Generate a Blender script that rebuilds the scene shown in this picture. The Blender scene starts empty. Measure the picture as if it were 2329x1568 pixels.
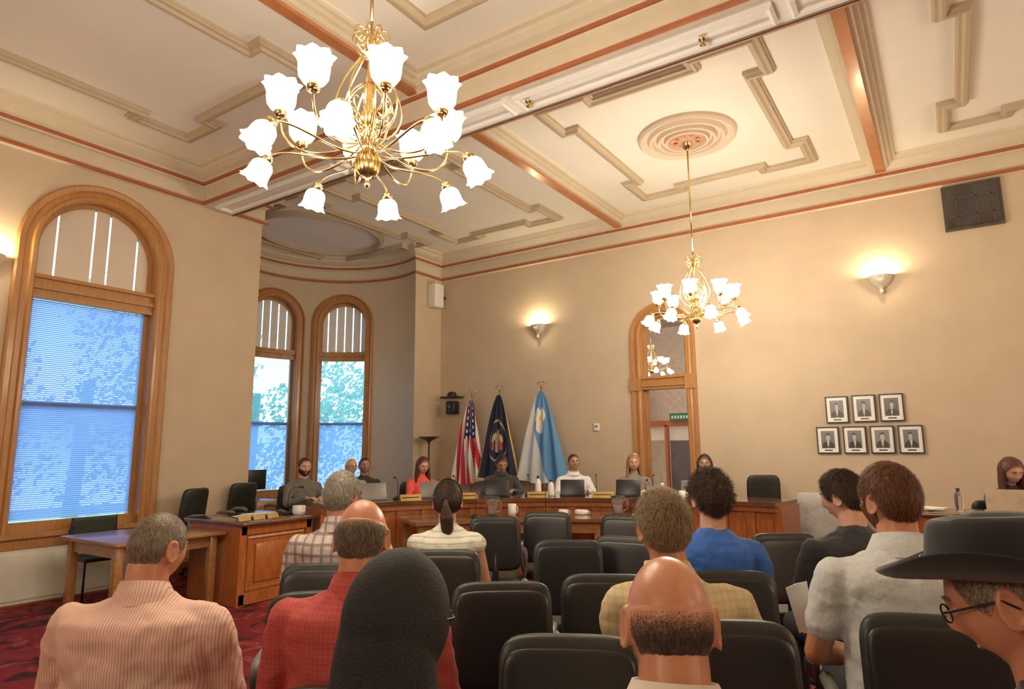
import bpy, bmesh, math, random
from mathutils import Vector, Matrix, noise
random.seed(7)
pi=math.pi; sin=math.sin; cos=math.cos
SC=bpy.context.scene; COL=bpy.context.collection
SC.view_settings.view_transform='Standard'
# ------------------------------------------------------------------ materials
def newmat(name):
    m=bpy.data.materials.new(name); m.use_nodes=True
    nt=m.node_tree; b=nt.nodes['Principled BSDF']
    return m,nt,b
def N(nt,t,**k):
    n=nt.nodes.new(t)
    for a,v in k.items(): setattr(n,a,v)
    return n
def L(nt,a,b): nt.links.new(a,b)
def mat(name,col,rough=.5,metal=0,var=.12,vs=8,bump=0,bs=60,coat=0,sheen=0,stretch=None,emit=None,es=0,spec=None,bd=.01,trans=0,fade=None):
    m,nt,b=newmat(name)
    tc=N(nt,'ShaderNodeTexCoord'); mp=N(nt,'ShaderNodeMapping'); L(nt,tc.outputs['Object'],mp.inputs[0])
    if stretch: mp.inputs['Scale'].default_value=stretch
    nz=N(nt,'ShaderNodeTexNoise'); nz.inputs['Scale'].default_value=vs; nz.inputs['Detail'].default_value=4
    L(nt,mp.outputs[0],nz.inputs['Vector'])
    rp=N(nt,'ShaderNodeValToRGB'); c=Vector(col)
    rp.color_ramp.elements[0].position=.3; rp.color_ramp.elements[1].position=.7
    rp.color_ramp.elements[0].color=(*(c*(1-var)),1); rp.color_ramp.elements[1].color=(*[min(1,q*(1+var)) for q in c],1)
    L(nt,nz.outputs['Fac'],rp.inputs[0])
    if fade:
        at=N(nt,'ShaderNodeAttribute'); at.attribute_name='Fade'
        nn=N(nt,'ShaderNodeTexNoise'); nn.inputs['Scale'].default_value=90; L(nt,mp.outputs[0],nn.inputs['Vector'])
        m1=N(nt,'ShaderNodeMath',operation='MULTIPLY_ADD'); m1.inputs[1].default_value=1.4; m1.inputs[2].default_value=-.45; L(nt,nn.outputs['Fac'],m1.inputs[0])
        m2=N(nt,'ShaderNodeMath',operation='MULTIPLY_ADD',use_clamp=True); m2.inputs[1].default_value=1.3; L(nt,at.outputs['Fac'],m2.inputs[0])
        m3=N(nt,'ShaderNodeMath',operation='SUBTRACT'); L(nt,m1.outputs[0],m3.inputs[0]); m3.inputs[1].default_value=.45; L(nt,m3.outputs[0],m2.inputs[2])
        mx=N(nt,'ShaderNodeMixRGB'); L(nt,m2.outputs[0],mx.inputs[0]); mx.inputs[1].default_value=(*fade,1); L(nt,rp.outputs[0],mx.inputs[2]); L(nt,mx.outputs[0],b.inputs['Base Color'])
    else: L(nt,rp.outputs[0],b.inputs['Base Color'])
    b.inputs['Roughness'].default_value=rough; b.inputs['Metallic'].default_value=metal
    if coat: b.inputs['Coat Weight'].default_value=coat; b.inputs['Coat Roughness'].default_value=.15
    if sheen: b.inputs['Sheen Weight'].default_value=sheen
    if spec is not None: b.inputs['Specular IOR Level'].default_value=spec
    if trans: b.inputs['Transmission Weight'].default_value=trans
    if emit: b.inputs['Emission Color'].default_value=(*emit,1); b.inputs['Emission Strength'].default_value=es
    if bump:
        n2=N(nt,'ShaderNodeTexNoise'); n2.inputs['Scale'].default_value=bs; n2.inputs['Detail'].default_value=5
        L(nt,mp.outputs[0],n2.inputs['Vector'])
        bp=N(nt,'ShaderNodeBump'); bp.inputs['Strength'].default_value=bump; bp.inputs['Distance'].default_value=bd
        L(nt,n2.outputs['Fac'],bp.inputs['Height']); L(nt,bp.outputs[0],b.inputs['Normal'])
    return m
def patmat(name,base,lines,rough=.8,bump=.5,mix=.75):
    m,nt,b=newmat(name)
    tc=N(nt,'ShaderNodeTexCoord'); sp=N(nt,'ShaderNodeSeparateXYZ'); L(nt,tc.outputs['Object'],sp.inputs[0])
    cur=None
    for ax,per,duty,col in lines:
        md=N(nt,'ShaderNodeMath',operation='PINGPONG'); md.inputs[1].default_value=per/2
        L(nt,sp.outputs[ax],md.inputs[0])
        lt=N(nt,'ShaderNodeMath',operation='LESS_THAN'); lt.inputs[1].default_value=per/2*duty; L(nt,md.outputs[0],lt.inputs[0])
        ml=N(nt,'ShaderNodeMath',operation='MULTIPLY'); ml.inputs[1].default_value=mix; L(nt,lt.outputs[0],ml.inputs[0])
        mx=N(nt,'ShaderNodeMixRGB'); L(nt,ml.outputs[0],mx.inputs[0])
        if cur: L(nt,cur,mx.inputs[1])
        else: mx.inputs[1].default_value=(*base,1)
        mx.inputs[2].default_value=(*col,1); cur=mx.outputs[0]
    L(nt,cur,b.inputs['Base Color']); b.inputs['Roughness'].default_value=rough
    n2=N(nt,'ShaderNodeTexNoise'); n2.inputs['Scale'].default_value=7; L(nt,tc.outputs['Object'],n2.inputs['Vector'])
    bp=N(nt,'ShaderNodeBump'); bp.inputs['Strength'].default_value=bump; bp.inputs['Distance'].default_value=.035
    L(nt,n2.outputs['Fac'],bp.inputs['Height']); L(nt,bp.outputs[0],b.inputs['Normal'])
    return m
def attrmat(name,rough=.7):
    m,nt,b=newmat(name); a=N(nt,'ShaderNodeAttribute'); a.attribute_name='Col'
    L(nt,a.outputs['Color'],b.inputs['Base Color']); b.inputs['Roughness'].default_value=rough
    return m
WALL=mat('plaster_tan',(.575,.465,.335),.85,var=.04,vs=3,bump=.25,bs=120,bd=.004)
CEIL=mat('ceiling_cream',(.81,.775,.69),.8,var=.02,vs=2)
TRIM=mat('trim_tan',(.48,.39,.27),.6,var=.04)
TRIM2=mat('trim_cream',(.62,.54,.41),.6,var=.03)
WHITE=mat('beam_white',(.84,.82,.77),.6,var=.02)
RED=mat('trim_redbrown',(.38,.12,.05),.5,var=.08)
OAK=mat('oak_orange',(.42,.20,.064),.38,var=.14,vs=4,stretch=(9,9,1.2),coat=.3)
OAKD=mat('cherry_wood',(.36,.115,.03),.32,var=.2,vs=4,stretch=(6,6,1.5),coat=.4)
TOPW=mat('desk_top_gloss',(.14,.06,.03),.12,var=.3,vs=4,coat=.6)
TABW=mat('table_oak',(.36,.17,.06),.3,var=.2,vs=4,stretch=(2,9,9),coat=.3)
BRASS=mat('brass',(.80,.62,.31),.2,1,var=.06)
BRASSD=mat('brass_dark',(.5,.34,.12),.3,1,var=.1)
BLACK=mat('black_plastic',(.015,.015,.016),.35,var=.1)
LEATH=mat('chair_vinyl',(.024,.024,.019),.42,var=.25,vs=12,bump=.25,bs=90,bd=.004)
GREYP=mat('grey_plastic',(.18,.175,.16),.4,var=.1)
CHROME=mat('chrome',(.6,.6,.6),.2,1,var=.03)
WPLAS=mat('white_plastic',(.8,.78,.74),.4,var=.02)
PAPER=mat('paper',(.85,.84,.80),.8,var=.02)
SILV=mat('silver_laptop',(.22,.21,.20),.4,.3,var=.03)
SCR=mat('dark_screen',(.02,.022,.03),.1,var=.02)
GLASSY=mat('clear_glass',(.9,.93,.95),.03,var=.0,trans=.95)
def shade_mat():
    m,nt,b=newmat('lit_glass_shade')
    b.inputs['Base Color'].default_value=(1,.95,.85,1); b.inputs['Roughness'].default_value=.3
    lw=N(nt,'ShaderNodeLayerWeight'); lw.inputs['Blend'].default_value=.3
    rp=N(nt,'ShaderNodeValToRGB'); rp.color_ramp.elements[0].color=(1,.96,.84,1); rp.color_ramp.elements[1].color=(1,.68,.32,1); rp.color_ramp.elements[0].position=.25
    L(nt,lw.outputs['Facing'],rp.inputs[0]); L(nt,rp.outputs[0],b.inputs['Emission Color']); b.inputs['Emission Strength'].default_value=1.4
    return m
SHADE=shade_mat()
def carpet():
    m,nt,b=newmat('red_patterned_carpet')
    tc=N(nt,'ShaderNodeTexCoord')
    w=N(nt,'ShaderNodeTexNoise'); w.inputs['Scale'].default_value=2.6; w.inputs['Distortion'].default_value=2.2; w.inputs['Detail'].default_value=3; L(nt,tc.outputs['Object'],w.inputs['Vector'])
    r1=N(nt,'ShaderNodeValToRGB'); e=r1.color_ramp.elements
    e[0].position=.38; e[0].color=(.035,.004,.006,1); e[1].position=.46; e[1].color=(.19,.008,.014,1)
    x=e.new(.60); x.color=(.23,.012,.018,1); x=e.new(.64); x.color=(.36,.10,.085,1); x=e.new(.68); x.color=(.20,.01,.015,1)
    L(nt,w.outputs['Fac'],r1.inputs[0]); L(nt,r1.outputs[0],b.inputs['Base Color']); b.inputs['Roughness'].default_value=.95
    return m
CARPET=carpet()
def blindmat(name,col,tr,dark=.85,vs=2):
    m=bpy.data.materials.new(name); m.use_nodes=True; nt=m.node_tree; nt.nodes.clear()
    d=N(nt,'ShaderNodeBsdfDiffuse'); t=N(nt,'ShaderNodeBsdfTranslucent'); x=N(nt,'ShaderNodeMixShader'); o=N(nt,'ShaderNodeOutputMaterial')
    tc=N(nt,'ShaderNodeTexCoord'); nz=N(nt,'ShaderNodeTexNoise'); nz.inputs['Scale'].default_value=vs; L(nt,tc.outputs['Object'],nz.inputs['Vector'])
    mx=N(nt,'ShaderNodeMixRGB'); mx.inputs[1].default_value=(*[c*dark for c in col],1); mx.inputs[2].default_value=(*col,1); L(nt,nz.outputs['Fac'],mx.inputs[0])
    L(nt,mx.outputs[0],d.inputs[0]); L(nt,mx.outputs[0],t.inputs[0]); x.inputs[0].default_value=tr
    L(nt,d.outputs[0],x.inputs[1]); L(nt,t.outputs[0],x.inputs[2]); L(nt,x.outputs[0],o.inputs[0])
    return m
SLAT=blindmat('blind_slats',(.40,.56,.86),.6)
ASHADE=blindmat('arch_shade_fabric',(.74,.60,.44),.08)
LEAF=blindmat('leaf',(.36,.62,.36),.5,.5,3)
COLM=attrmat('painted_cloth'); PHOTO=attrmat('photo_print',.3)
# ------------------------------------------------------------------ geometry builder
def T(x,y=0,z=0): return Matrix.Translation(Vector((x,y,z)) if not isinstance(x,Vector) else x)
def RZ(a): return Matrix.Rotation(a,4,'Z')
def RX(a): return Matrix.Rotation(a,4,'X')
def RY(a): return Matrix.Rotation(a,4,'Y')
class G:
    def __init__(s): s.v=[];s.f=[];s.mi=[];s.sm=[];s.M=Matrix()
    def add(s,vs,fs,m=0,sm=False):
        o=len(s.v); s.v+=[tuple(s.M@Vector(v)) for v in vs]; s.f+=[tuple(i+o for i in f) for f in fs]; s.mi+=[m]*len(fs); s.sm+=[sm]*len(fs)
    def box(s,c,d,m=0,R=None):
        vs=[Vector((x*d[0]/2,y*d[1]/2,z*d[2]/2)) for x in(-1,1) for y in(-1,1) for z in(-1,1)]
        if R is not None: vs=[R@v for v in vs]
        vs=[v+Vector(c) for v in vs]
        s.add(vs,[(0,1,3,2),(4,6,7,5),(0,4,5,1),(2,3,7,6),(0,2,6,4),(1,5,7,3)],m)
    def rbox(s,c,d,r=.01,m=0,R=None,seg=2):
        bm=bmesh.new(); bmesh.ops.create_cube(bm,size=1)
        for v in bm.verts: v.co=Vector((v.co.x*d[0],v.co.y*d[1],v.co.z*d[2]))
        bmesh.ops.bevel(bm,geom=bm.edges[:],offset=min(r,min(d)*.49),segments=seg,affect='EDGES',profile=.5)
        bm.verts.ensure_lookup_table()
        vs=[v.co.copy() for v in bm.verts]
        if R is not None: vs=[R@v for v in vs]
        vs=[v+Vector(c) for v in vs]
        s.add(vs,[[v.index for v in f.verts] for f in bm.faces],m,True); bm.free()
    def rings(s,R,m=0,sm=True,cap=True,closed=False):
        n=len(R[0]); vs=[p for r in R for p in r]; fs=[]
        k=len(R)
        for i in range(k if closed else k-1):
            for j in range(n):
                a=i*n+j;b=i*n+(j+1)%n;c=((i+1)%k)*n+(j+1)%n;d=((i+1)%k)*n+j; fs.append((a,b,c,d))
        if cap and not closed: fs.append(tuple(range(n-1,-1,-1))); fs.append(tuple((k-1)*n+j for j in range(n)))
        s.add(vs,fs,m,sm)
    def lathe(s,prof,n=24,M=None,m=0,ruf=None,cap=False,sm=True):
        M=M or Matrix(); R=[]
        for i,(r,z) in enumerate(prof):
            ring=[]
            for j in range(n):
                a=2*pi*j/n; rr=r; zz=z
                if ruf: rr=r*(1+ruf[i]*cos(ruf[-1]*a)); zz=z+ruf[i]*.04*cos(ruf[-1]*a)
                ring.append(M@Vector((rr*cos(a),rr*sin(a),zz)))
            R.append(ring)
        s.rings(R,m,sm,cap)
    def tube(s,pts,r,n=8,m=0,cap=True,closed=False):
        P=[Vector(p) for p in pts]; k=len(P); R=[]; up=None
        for i in range(k):
            if closed: t=(P[(i+1)%k]-P[i-1])
            else: t=P[min(i+1,k-1)]-P[max(i-1,0)]
            t.normalize()
            if up is None: up=Vector((0,0,1)) if abs(t.z)<.9 else Vector((1,0,0))
            x=up-t*up.dot(t); 
            if x.length<1e-4: x=t.orthogonal()
            x.normalize(); y=t.cross(x); up=x
            rr=r[i] if isinstance(r,(list,tuple)) else r
            R.append([P[i]+x*rr*cos(2*pi*j/n)+y*rr*sin(2*pi*j/n) for j in range(n)])
        s.rings(R,m,True,cap,closed)
    def cyl(s,p0,p1,r0,r1=None,n=16,m=0): s.tube([p0,p1],[r0,r0 if r1 is None else r1],n,m)
    def cap(s,p0,r0,p1,r1,n=14,m=0):
        p0=Vector(p0);p1=Vector(p1);t=(p1-p0).normalized(); pts=[];rs=[]
        for a in (-80,-55,-28): pts.append(p0+t*r0*sin(math.radians(a))); rs.append(r0*cos(math.radians(a)))
        pts+= [p0,p1]; rs+=[r0,r1]
        for a in (28,55,80): pts.append(p1+t*r1*sin(math.radians(a))); rs.append(r1*cos(math.radians(a)))
        s.tube(pts,rs,n,m)
    def ell(s,c,r,M=None,n=16,m=0,e1=1,e2=1,bend=0):
        sp=lambda v,e: math.copysign(abs(v)**e,v); R=[]
        k=n
        for i in range(1,k):
            t=-pi/2+pi*i/k; ring=[]
            for j in range(n*2):
                a=2*pi*j/(2*n)
                v=Vector((r[0]*sp(cos(t),e1)*sp(cos(a),e2),r[1]*sp(cos(t),e1)*sp(sin(a),e2),r[2]*sp(sin(t),e1)))
                v.y+=bend*v.x*v.x
                if M: v=M@v
                ring.append(v+Vector(c))
            R.append(ring)
        s.rings(R,m,True,True)
    def prism(s,poly,z0,z1,m=0,f=None):
        f=f or (lambda x,y,z:(x,y,z)); n=len(poly)
        vs=[f(x,y,z0) for x,y in poly]+[f(x,y,z1) for x,y in poly]
        fs=[tuple(range(n-1,-1,-1)),tuple(range(n,2*n))]+[(i,(i+1)%n,n+(i+1)%n,n+i) for i in range(n)]
        s.add(vs,fs,m)
    def sweep(s,path,prof,f,closed=False,m=0,sm=False):
        P=[Vector(p) for p in path]; n=len(P); k=len(prof); vs=[]
        pr=lambda a: Vector((-a.y,a.x)).normalized()
        for i in range(n):
            na=pr(P[i]-P[i-1]) if (i>0 or closed) else None
            nb=pr(P[(i+1)%n]-P[i]) if (i<n-1 or closed) else None
            if na is None: mv=nb
            elif nb is None: mv=na
            else: mv=(na+nb)/max(.2,1+na.dot(nb))
            for o,d in prof: vs.append(f(P[i].x+mv.x*o,P[i].y+mv.y*o,d))
        fs=[]
        for i in range(n if closed else n-1):
            for j in range(k-1):
                a=i*k+j; b=((i+1)%n)*k+j; fs.append((a,a+1,b+1,b))
        s.add(vs,fs,m,sm)
    def fbox(s,f,u0,u1,z0,z1,d0,d1,m=0,n=1):
        R=[]
        for i in range(n+1):
            u=u0+(u1-u0)*i/n
            R.append([f(u,z0,d0),f(u,z1,d0),f(u,z1,d1),f(u,z0,d1)])
        s.rings(R,m,False,True)
    def mesh(s,name,mats,fix=True):
        me=bpy.data.meshes.new(name); me.from_pydata(s.v,[],s.f)
        for mm in mats: me.materials.append(mm)
        me.polygons.foreach_set('material_index',s.mi); me.polygons.foreach_set('use_smooth',s.sm)
        if fix:
            bm=bmesh.new(); bm.from_mesh(me); bmesh.ops.recalc_face_normals(bm,faces=bm.faces[:]); bm.to_mesh(me); bm.free()
        me.update(); return me
    def obj(s,name,mats,parent=None,fix=True):
        return place(name,s.mesh(name,mats if isinstance(mats,(list,tuple)) else [mats],fix),parent)
def place(name,me,parent=None,loc=None,rz=0):
    o=bpy.data.objects.new(name,me); COL.objects.link(o)
    if parent: o.parent=parent
    if loc: o.location=loc
    o.rotation_euler[2]=rz
    return o
def empty(name,loc=(0,0,0),rz=0,sc=1):
    o=bpy.data.objects.new(name,None); COL.objects.link(o); o.location=loc; o.rotation_euler[2]=rz; o.scale=(sc,)*3; o.empty_display_size=.1
    return o
WR_T=bpy.data.textures.new('cloth_wrinkles','CLOUDS'); WR_T.noise_scale=.09; WR_T.noise_depth=2
def blob(g,name,m,parent,vox=.01,sm=4,disp=0):
    o=g.obj(name,m,parent)
    r=o.modifiers.new('remesh','REMESH'); r.mode='VOXEL'; r.voxel_size=vox; r.use_smooth_shade=True
    if sm: q=o.modifiers.new('smooth','SMOOTH'); q.iterations=sm; q.factor=.5
    if disp: q=o.modifiers.new('wrinkle','DISPLACE'); q.texture=WR_T; q.strength=disp; q.mid_level=.5; q.texture_coords='LOCAL'
    return o
def painted(name,nu,nv,pf,cf,m,parent=None,thick=0):
    vs=[];cs=[]
    for j in range(nv+1):
        for i in range(nu+1):
            u=i/nu;v=j/nv; vs.append(pf(u,v)); cs.append(cf(u,v))
    fs=[(j*(nu+1)+i,j*(nu+1)+i+1,(j+1)*(nu+1)+i+1,(j+1)*(nu+1)+i) for j in range(nv) for i in range(nu)]
    me=bpy.data.meshes.new(name); me.from_pydata(vs,[],fs); me.materials.append(m)
    a=me.color_attributes.new('Col','FLOAT_COLOR','POINT')
    for i,c in enumerate(cs): a.data[i].color=(*c,1)
    me.polygons.foreach_set('use_smooth',[True]*len(fs))
    o=place(name,me,parent)
    if thick: s=o.modifiers.new('s','SOLIDIFY'); s.thickness=thick
    return o
def point(name,loc,w,col,r=.04,parent=None):
    l=bpy.data.lights.new(name,'POINT'); l.energy=w; l.color=col; l.shadow_soft_size=r
    o=bpy.data.objects.new(name,l); COL.objects.link(o); o.location=loc
    if parent: o.parent=parent
    return o
# ------------------------------------------------------------------ room
XL=-8.03; YF=9.48; ZC=5.25; XR=7.0; YB=-5.3
BC=(-8.6,7.1); BR=1.74
y0b=7.1-1.6440; y1b=7.1+1.6440
fL=lambda u,z,d:(XL+d,u,z)
fF=lambda u,z,d:(u,YF-d,z)
fB=lambda u,z,d:(BC[0]+(BR-d)*cos(u/BR),BC[1]+(BR-d)*sin(u/BR),z)
def wallgen(g,f,u0,u1,z0,z1,ops,du=1.0,m=0,sm=False):
    us={u0,u1}
    k=max(1,int((u1-u0)/du)) if u1>u0 else 1
    for i in range(k): us.add(u0+(u1-u0)*i/k)
    for c,R,zb,zs in ops:
        for i in range(25): us.add(c-R*cos(pi*i/24))
    us=sorted(us); us=[u for i,u in enumerate(us) if i==0 or u-us[i-1]>1e-5]
    for a,b in zip(us,us[1:]):
        mid=(a+b)/2; op=None
        for o in ops:
            if abs(mid-o[0])<o[1]: op=o
        def q(za,zb_,zc,zd): g.add([f(a,za,0),f(b,zb_,0),f(b,zc,0),f(a,zd,0)],[(0,1,2,3)],m,sm)
        if op:
            c,R,zb,zs=op; tt=lambda u: zs+math.sqrt(max(0,R*R-(u-c)**2))
            if zb>z0: q(z0,z0,zb,zb)
            q(tt(a),tt(b),z1,z1)
        else: q(z0,z0,z1,z1)
WM=[(3.37,.64,.72,3.77),(1.2,.64,.72,3.77)]
aw=[math.radians(127.5)*BR,math.radians(171.5)*BR,math.radians(216)*BR]
WB=[(a,.44,.72,3.95) for a in aw]
DOOR=(-3.575,.36,0,3.25)
g=G(); wallgen(g,fL,YB,y0b,0,ZC,WM); wallgen(g,fL,y1b,YF,0,ZC,[]); g.obj('wall_left',WALL)
g=G(); wallgen(g,fB,math.radians(70.9)*BR,math.radians(289.1)*BR,0,ZC,WB,.06,0,True); g.obj('wall_bay',WALL)
g=G(); wallgen(g,fF,XL,XR,0,ZC,[DOOR]); g.obj('wall_far',WALL)
g=G(); g.add([(XR,YB,0),(XR,YF,0),(XR,YF,ZC),(XR,YB,ZC)],[(0,1,2,3)]); g.obj('wall_right',WALL)
g=G(); g.add([(XL,YB,0),(XR,YB,0),(XR,YB,ZC),(XL,YB,ZC)],[(0,1,2,3)]); g.obj('wall_back',WALL)
g=G(); g.add([(-10.6,YB,0),(XR,YB,0),(XR,YF,0),(-10.6,YF,0)],[(0,1,2,3)]); g.obj('floor',CARPET)
g=G(); g.add([(-10.6,YB,ZC),(XR,YB,ZC),(XR,YF,ZC),(-10.6,YF,ZC)],[(0,1,2,3)]); g.obj('ceiling',CEIL)
fz=lambda x,y,d:(x,y,d)
crown=[(0,4.76),(.03,4.775),(.045,4.80),(.045,4.83),(.02,4.85),(.02,5.0),(.05,5.02),(.07,5.05),(.085,5.08),(.085,5.10),(.14,5.13),(.19,5.17),(.20,5.20),(.24,5.215),(.26,5.25)]
red1=[(.0,4.77),(.055,4.78),(.055,4.818),(.0,4.83)]
red2=[(.03,5.03),(.088,5.035),(.088,5.068),(.05,5.075)]
arc=[(BC[0]+BR*cos(math.radians(a)),BC[1]+BR*sin(math.radians(a))) for a in [70.9+(289.1-70.9)*i/40 for i in range(41)]]
arc[0]=(XL,y1b); arc[-1]=(XL,y0b)
loopF=[(XL,4.98),(XR,4.98),(XR,YF),(XL,YF)]+arc
loopN=[(XL,-.2),(XR,-.2),(XR,4.57),(XL,4.57)]
loopB=[(XL,YB),(XR,YB),(XR,-.61),(XL,-.61)]
g=G()
for lp in (loopF,loopN,loopB):
    g.sweep(lp,crown,fz,True,0); g.sweep(lp,red1,fz,True,1); g.sweep(lp,red2,fz,True,1)
g.obj('trim_crown',[TRIM2,RED])
g=G()
for ya,yb in ((4.57,4.98),(-.61,-.2)):
    g.box(((XL+XR)/2,(ya+yb)/2,5.01),(XR-XL,yb-ya,.46),0)
    x=-7.9
    while x<XR-.5:
        a=x;b=min(x+2.3,XR-.1); q=[(a,ya+.07),(b,ya+.07),(b,yb-.07),(a,yb-.07)]
        g.sweep(q,[(0,4.78),(0,4.755),(.02,4.735),(.045,4.745),(.045,4.78)],fz,True,0); x+=2.4
g.obj('trim_beam',[WHITE,TRIM2])
g=G()
for x in (-4.2,-.45,3.3):
    for ya,yb in ((4.98,YF),(-.2,4.57),(YB,-.61)):
        ym=(ya+yb)/2; l=yb-ya
        g.box((x,ym,5.17),(.11,l-.1,.17),0)
        for sg in(-1,1):
            g.box((x+sg*.075,ym,5.19),(.045,l-.1,.14),1); g.box((x+sg*.12,ym,5.215),(.05,l-.1,.09),1); g.box((x+sg*.165,ym,5.235),(.05,l-.1,.05),1)
g.obj('trim_rafter',[mat('beam_varnish',(.44,.17,.06),.3,var=.12,coat=.3),TRIM2])
def notch(cx,cy,hx,hy,bx,by,i):
    q=[(hx,hy-by),(hx,hy),(hx-bx,hy),(hx-bx,hy-i),(-hx+bx,hy-i),(-hx+bx,hy),(-hx,hy),(-hx,hy-by),(-hx+i,hy-by),(-hx+i,-hy+by),(-hx,-hy+by),(-hx,-hy),(-hx+bx,-hy),(-hx+bx,-hy+i),(hx-bx,-hy+i),(hx-bx,-hy),(hx,-hy),(hx,-hy+by),(hx-i,-hy+by),(hx-i,hy-by)]
    return [(cx+a,cy+b) for a,b in q]
pm=[(-.065,5.25),(-.065,5.225),(-.045,5.215),(-.045,5.20),(-.015,5.195),(.01,5.175),(.035,5.175),(.045,5.20),(.065,5.215),(.065,5.25)]
g=G()
for cx in (-6.075,-2.325,1.425,5.175):
    for cy,hy in ((7.23,1.55),(2.185,1.68),(-2.9,1.68)):
        if cx<-6 and cy>7: g.sweep(notch(cx+.05,cy,1.05,hy,.55,.62,.16),pm,fz,True)
        else: g.sweep(notch(cx,cy,1.16,hy,.6,.64,.17),pm,fz,True)
g.sweep(notch(-8.75,7.1,1.22,1.42,.5,.55,.15),[(a*.9,b) for a,b in pm],fz,True)
g.sweep([(-8.75+.95*cos(2*pi*i/48),7.1+1.1*sin(2*pi*i/48)) for i in range(48)],[(a*.8,b) for a,b in pm],fz,True)
g.obj('trim_ceiling_panel',TRIM)
TERRA=mat('medallion_terracotta',(.52,.28,.18),.6); MEDC=mat('medallion_cream',(.64,.53,.41),.6,var=.03)
def medallion(cx,cy):
    g=G(); pr=[(.58,5.25),(.575,5.215),(.55,5.19),(.52,5.215),(.47,5.225),(.44,5.18),(.41,5.18),(.39,5.22),(.36,5.22),(.34,5.17),(.31,5.17),(.295,5.21),(.27,5.21),(.255,5.16),(.23,5.16),(.215,5.2)]
    g.lathe(pr,64,T(cx,cy,0),0,None,False,False)
    g.lathe([(.215,5.2),(.19,5.175),(.16,5.175),(.15,5.19),(.12,5.19),(.10,5.16),(.06,5.15),(.02,5.15)],48,T(cx,cy,0),1)
    for k in range(8):
        a=k*pi/4; g.ell((cx+.14*cos(a),cy+.14*sin(a),5.175),(.03,.02,.012),RZ(a),8,1)
    g.obj('ceiling_medallion',[MEDC,TERRA])
CH=[(-2.39,2.22,.95),(-2.31,7.25,.92),(5.15,2.25,1),(5.15,7.23,1),(-2.35,-2.9,1)]
for c in CH: medallion(c[0],c[1])
g=G()
bb=[(0,0),(.03,0),(.03,.18),(.015,.21),(0,.22)]
g.sweep([(XL,y0b),(XL,YB)],bb,fz); g.sweep([(XL,YF),(XL,y1b)],bb,fz); g.obj('baseboard_left',OAKD)
g=G(); g.sweep([(-4.1,YF),(XL,YF)],bb,fz); g.sweep([(XR,YF),(-3.05,YF)],bb,fz); g.obj('baseboard_far',OAKD)
# ------------------------------------------------------------------ windows
MEET=mat('meeting_rail',(.10,.14,.22),.6)
def archpath(c,R,z0,zs,n=28):
    return [(c-R,z0),(c-R,zs)]+[(c-R*cos(pi*i/n),zs+R*sin(pi*i/n)) for i in range(1,n)]+[(c+R,zs),(c+R,z0)]
def window(name,f,op,cw,slits,zt0=3.21,zt1=3.45,zm=2.06,rise=.74,rise_up=.72,pit=.022):
    c,R,zb,zs=op; E=empty(name)
    g=G(); p=archpath(c,R,zb,zs)
    pr=[(0,-.22),(0,.035),(.02,.06),(.05,.06),(.065,.035),(.11,.03),(.13,.05),(cw-.02,.06),(cw,.045),(cw,0)]
    g.sweep(p,pr,f,False,0,False)
    g.sweep(archpath(c,R-.001,zb,zs),[(0,-.10),(-.05,-.10),(-.05,-.18),(0,-.18)],f,False,0)
    g.fbox(f,c-R,c+R,zt0,zt1,-.2,-.03,0,4); g.fbox(f,c-R,c+R,zt0-.02,zt0+.02,-.03,.0,0,4); g.fbox(f,c-R,c+R,zt0+.08,zt0+.12,-.03,.01,0,4); g.fbox(f,c-R,c+R,zt1-.04,zt1,-.03,.02,0,4)
    g.fbox(f,c-R,c+R,zb,zb+.10,-.18,-.06,0,4)
    g.fbox(f,c-R-cw-.05,c+R+cw+.05,zb-.05,zb,-.2,.11,0,6); g.fbox(f,c-R-cw,c+R+cw,zb-.16,zb-.05,0,.05,0,6)
    g.fbox(f,c-R,c+R,zm-.025,zm+.025,-.17,-.135,1,4)
    g.obj('frame',[OAK,MEET],E)
    g=G(); xs=[-1]+slits+[1]; gap=.009
    for a,b in zip(xs,xs[1:]):
        ua=c+R*.94*a+(gap if a>-1 else 0); ub=c+R*.94*b-(gap if b<1 else 0); n=6
        for i in range(n):
            u0=ua+(ub-ua)*i/n; u1=ua+(ub-ua)*(i+1)/n
            t=lambda u: zs+math.sqrt(max(0,(R*.95)**2-(u-c)**2))
            g.add([f(u0,zt1,-.12),f(u1,zt1,-.12),f(u1,t(u1),-.12),f(u0,t(u0),-.12)],[(0,1,2,3)])
    g.obj('arch_shade',ASHADE,E,False)
    g=G(); z=zb+.12; 
    while z<zt0-.02:
        rr=(rise_up if z>zm else rise)*pit
        n=4
        for i in range(n):
            u0=c-R*.93+2*R*.93*i/n; u1=c-R*.93+2*R*.93*(i+1)/n
            g.add([f(u0,z,-.125),f(u1,z,-.125),f(u1,z+rr,-.108),f(u0,z+rr,-.108)],[(0,1,2,3)])
        z+=pit
    g.obj('slatted_blind',SLAT,E,False)
window('window_1',fL,WM[0],.2,[-.70,-.08,.2,.74],rise=.96,rise_up=.80); window('window_2',fL,WM[1],.2,[-.7,-.08,.2,.74])
for i,w in enumerate(WB): window('window_%d'%(i+3),fB,w,.16,[-.72,-.36,.0,.36,.72],3.24,3.40,2.02,.85,.22)
g=G(); g.fbox(fL,2.52,4.24,0.02,.56,0,.035); g.fbox(fL,2.6,4.16,.06,.5,.035,.05); g.fbox(fL,.0,2.5,.02,.56,0,.03); g.obj('window_apron_panel',mat('painted_offwhite',(.72,.72,.62),.6,var=.05))
g=G()
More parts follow.
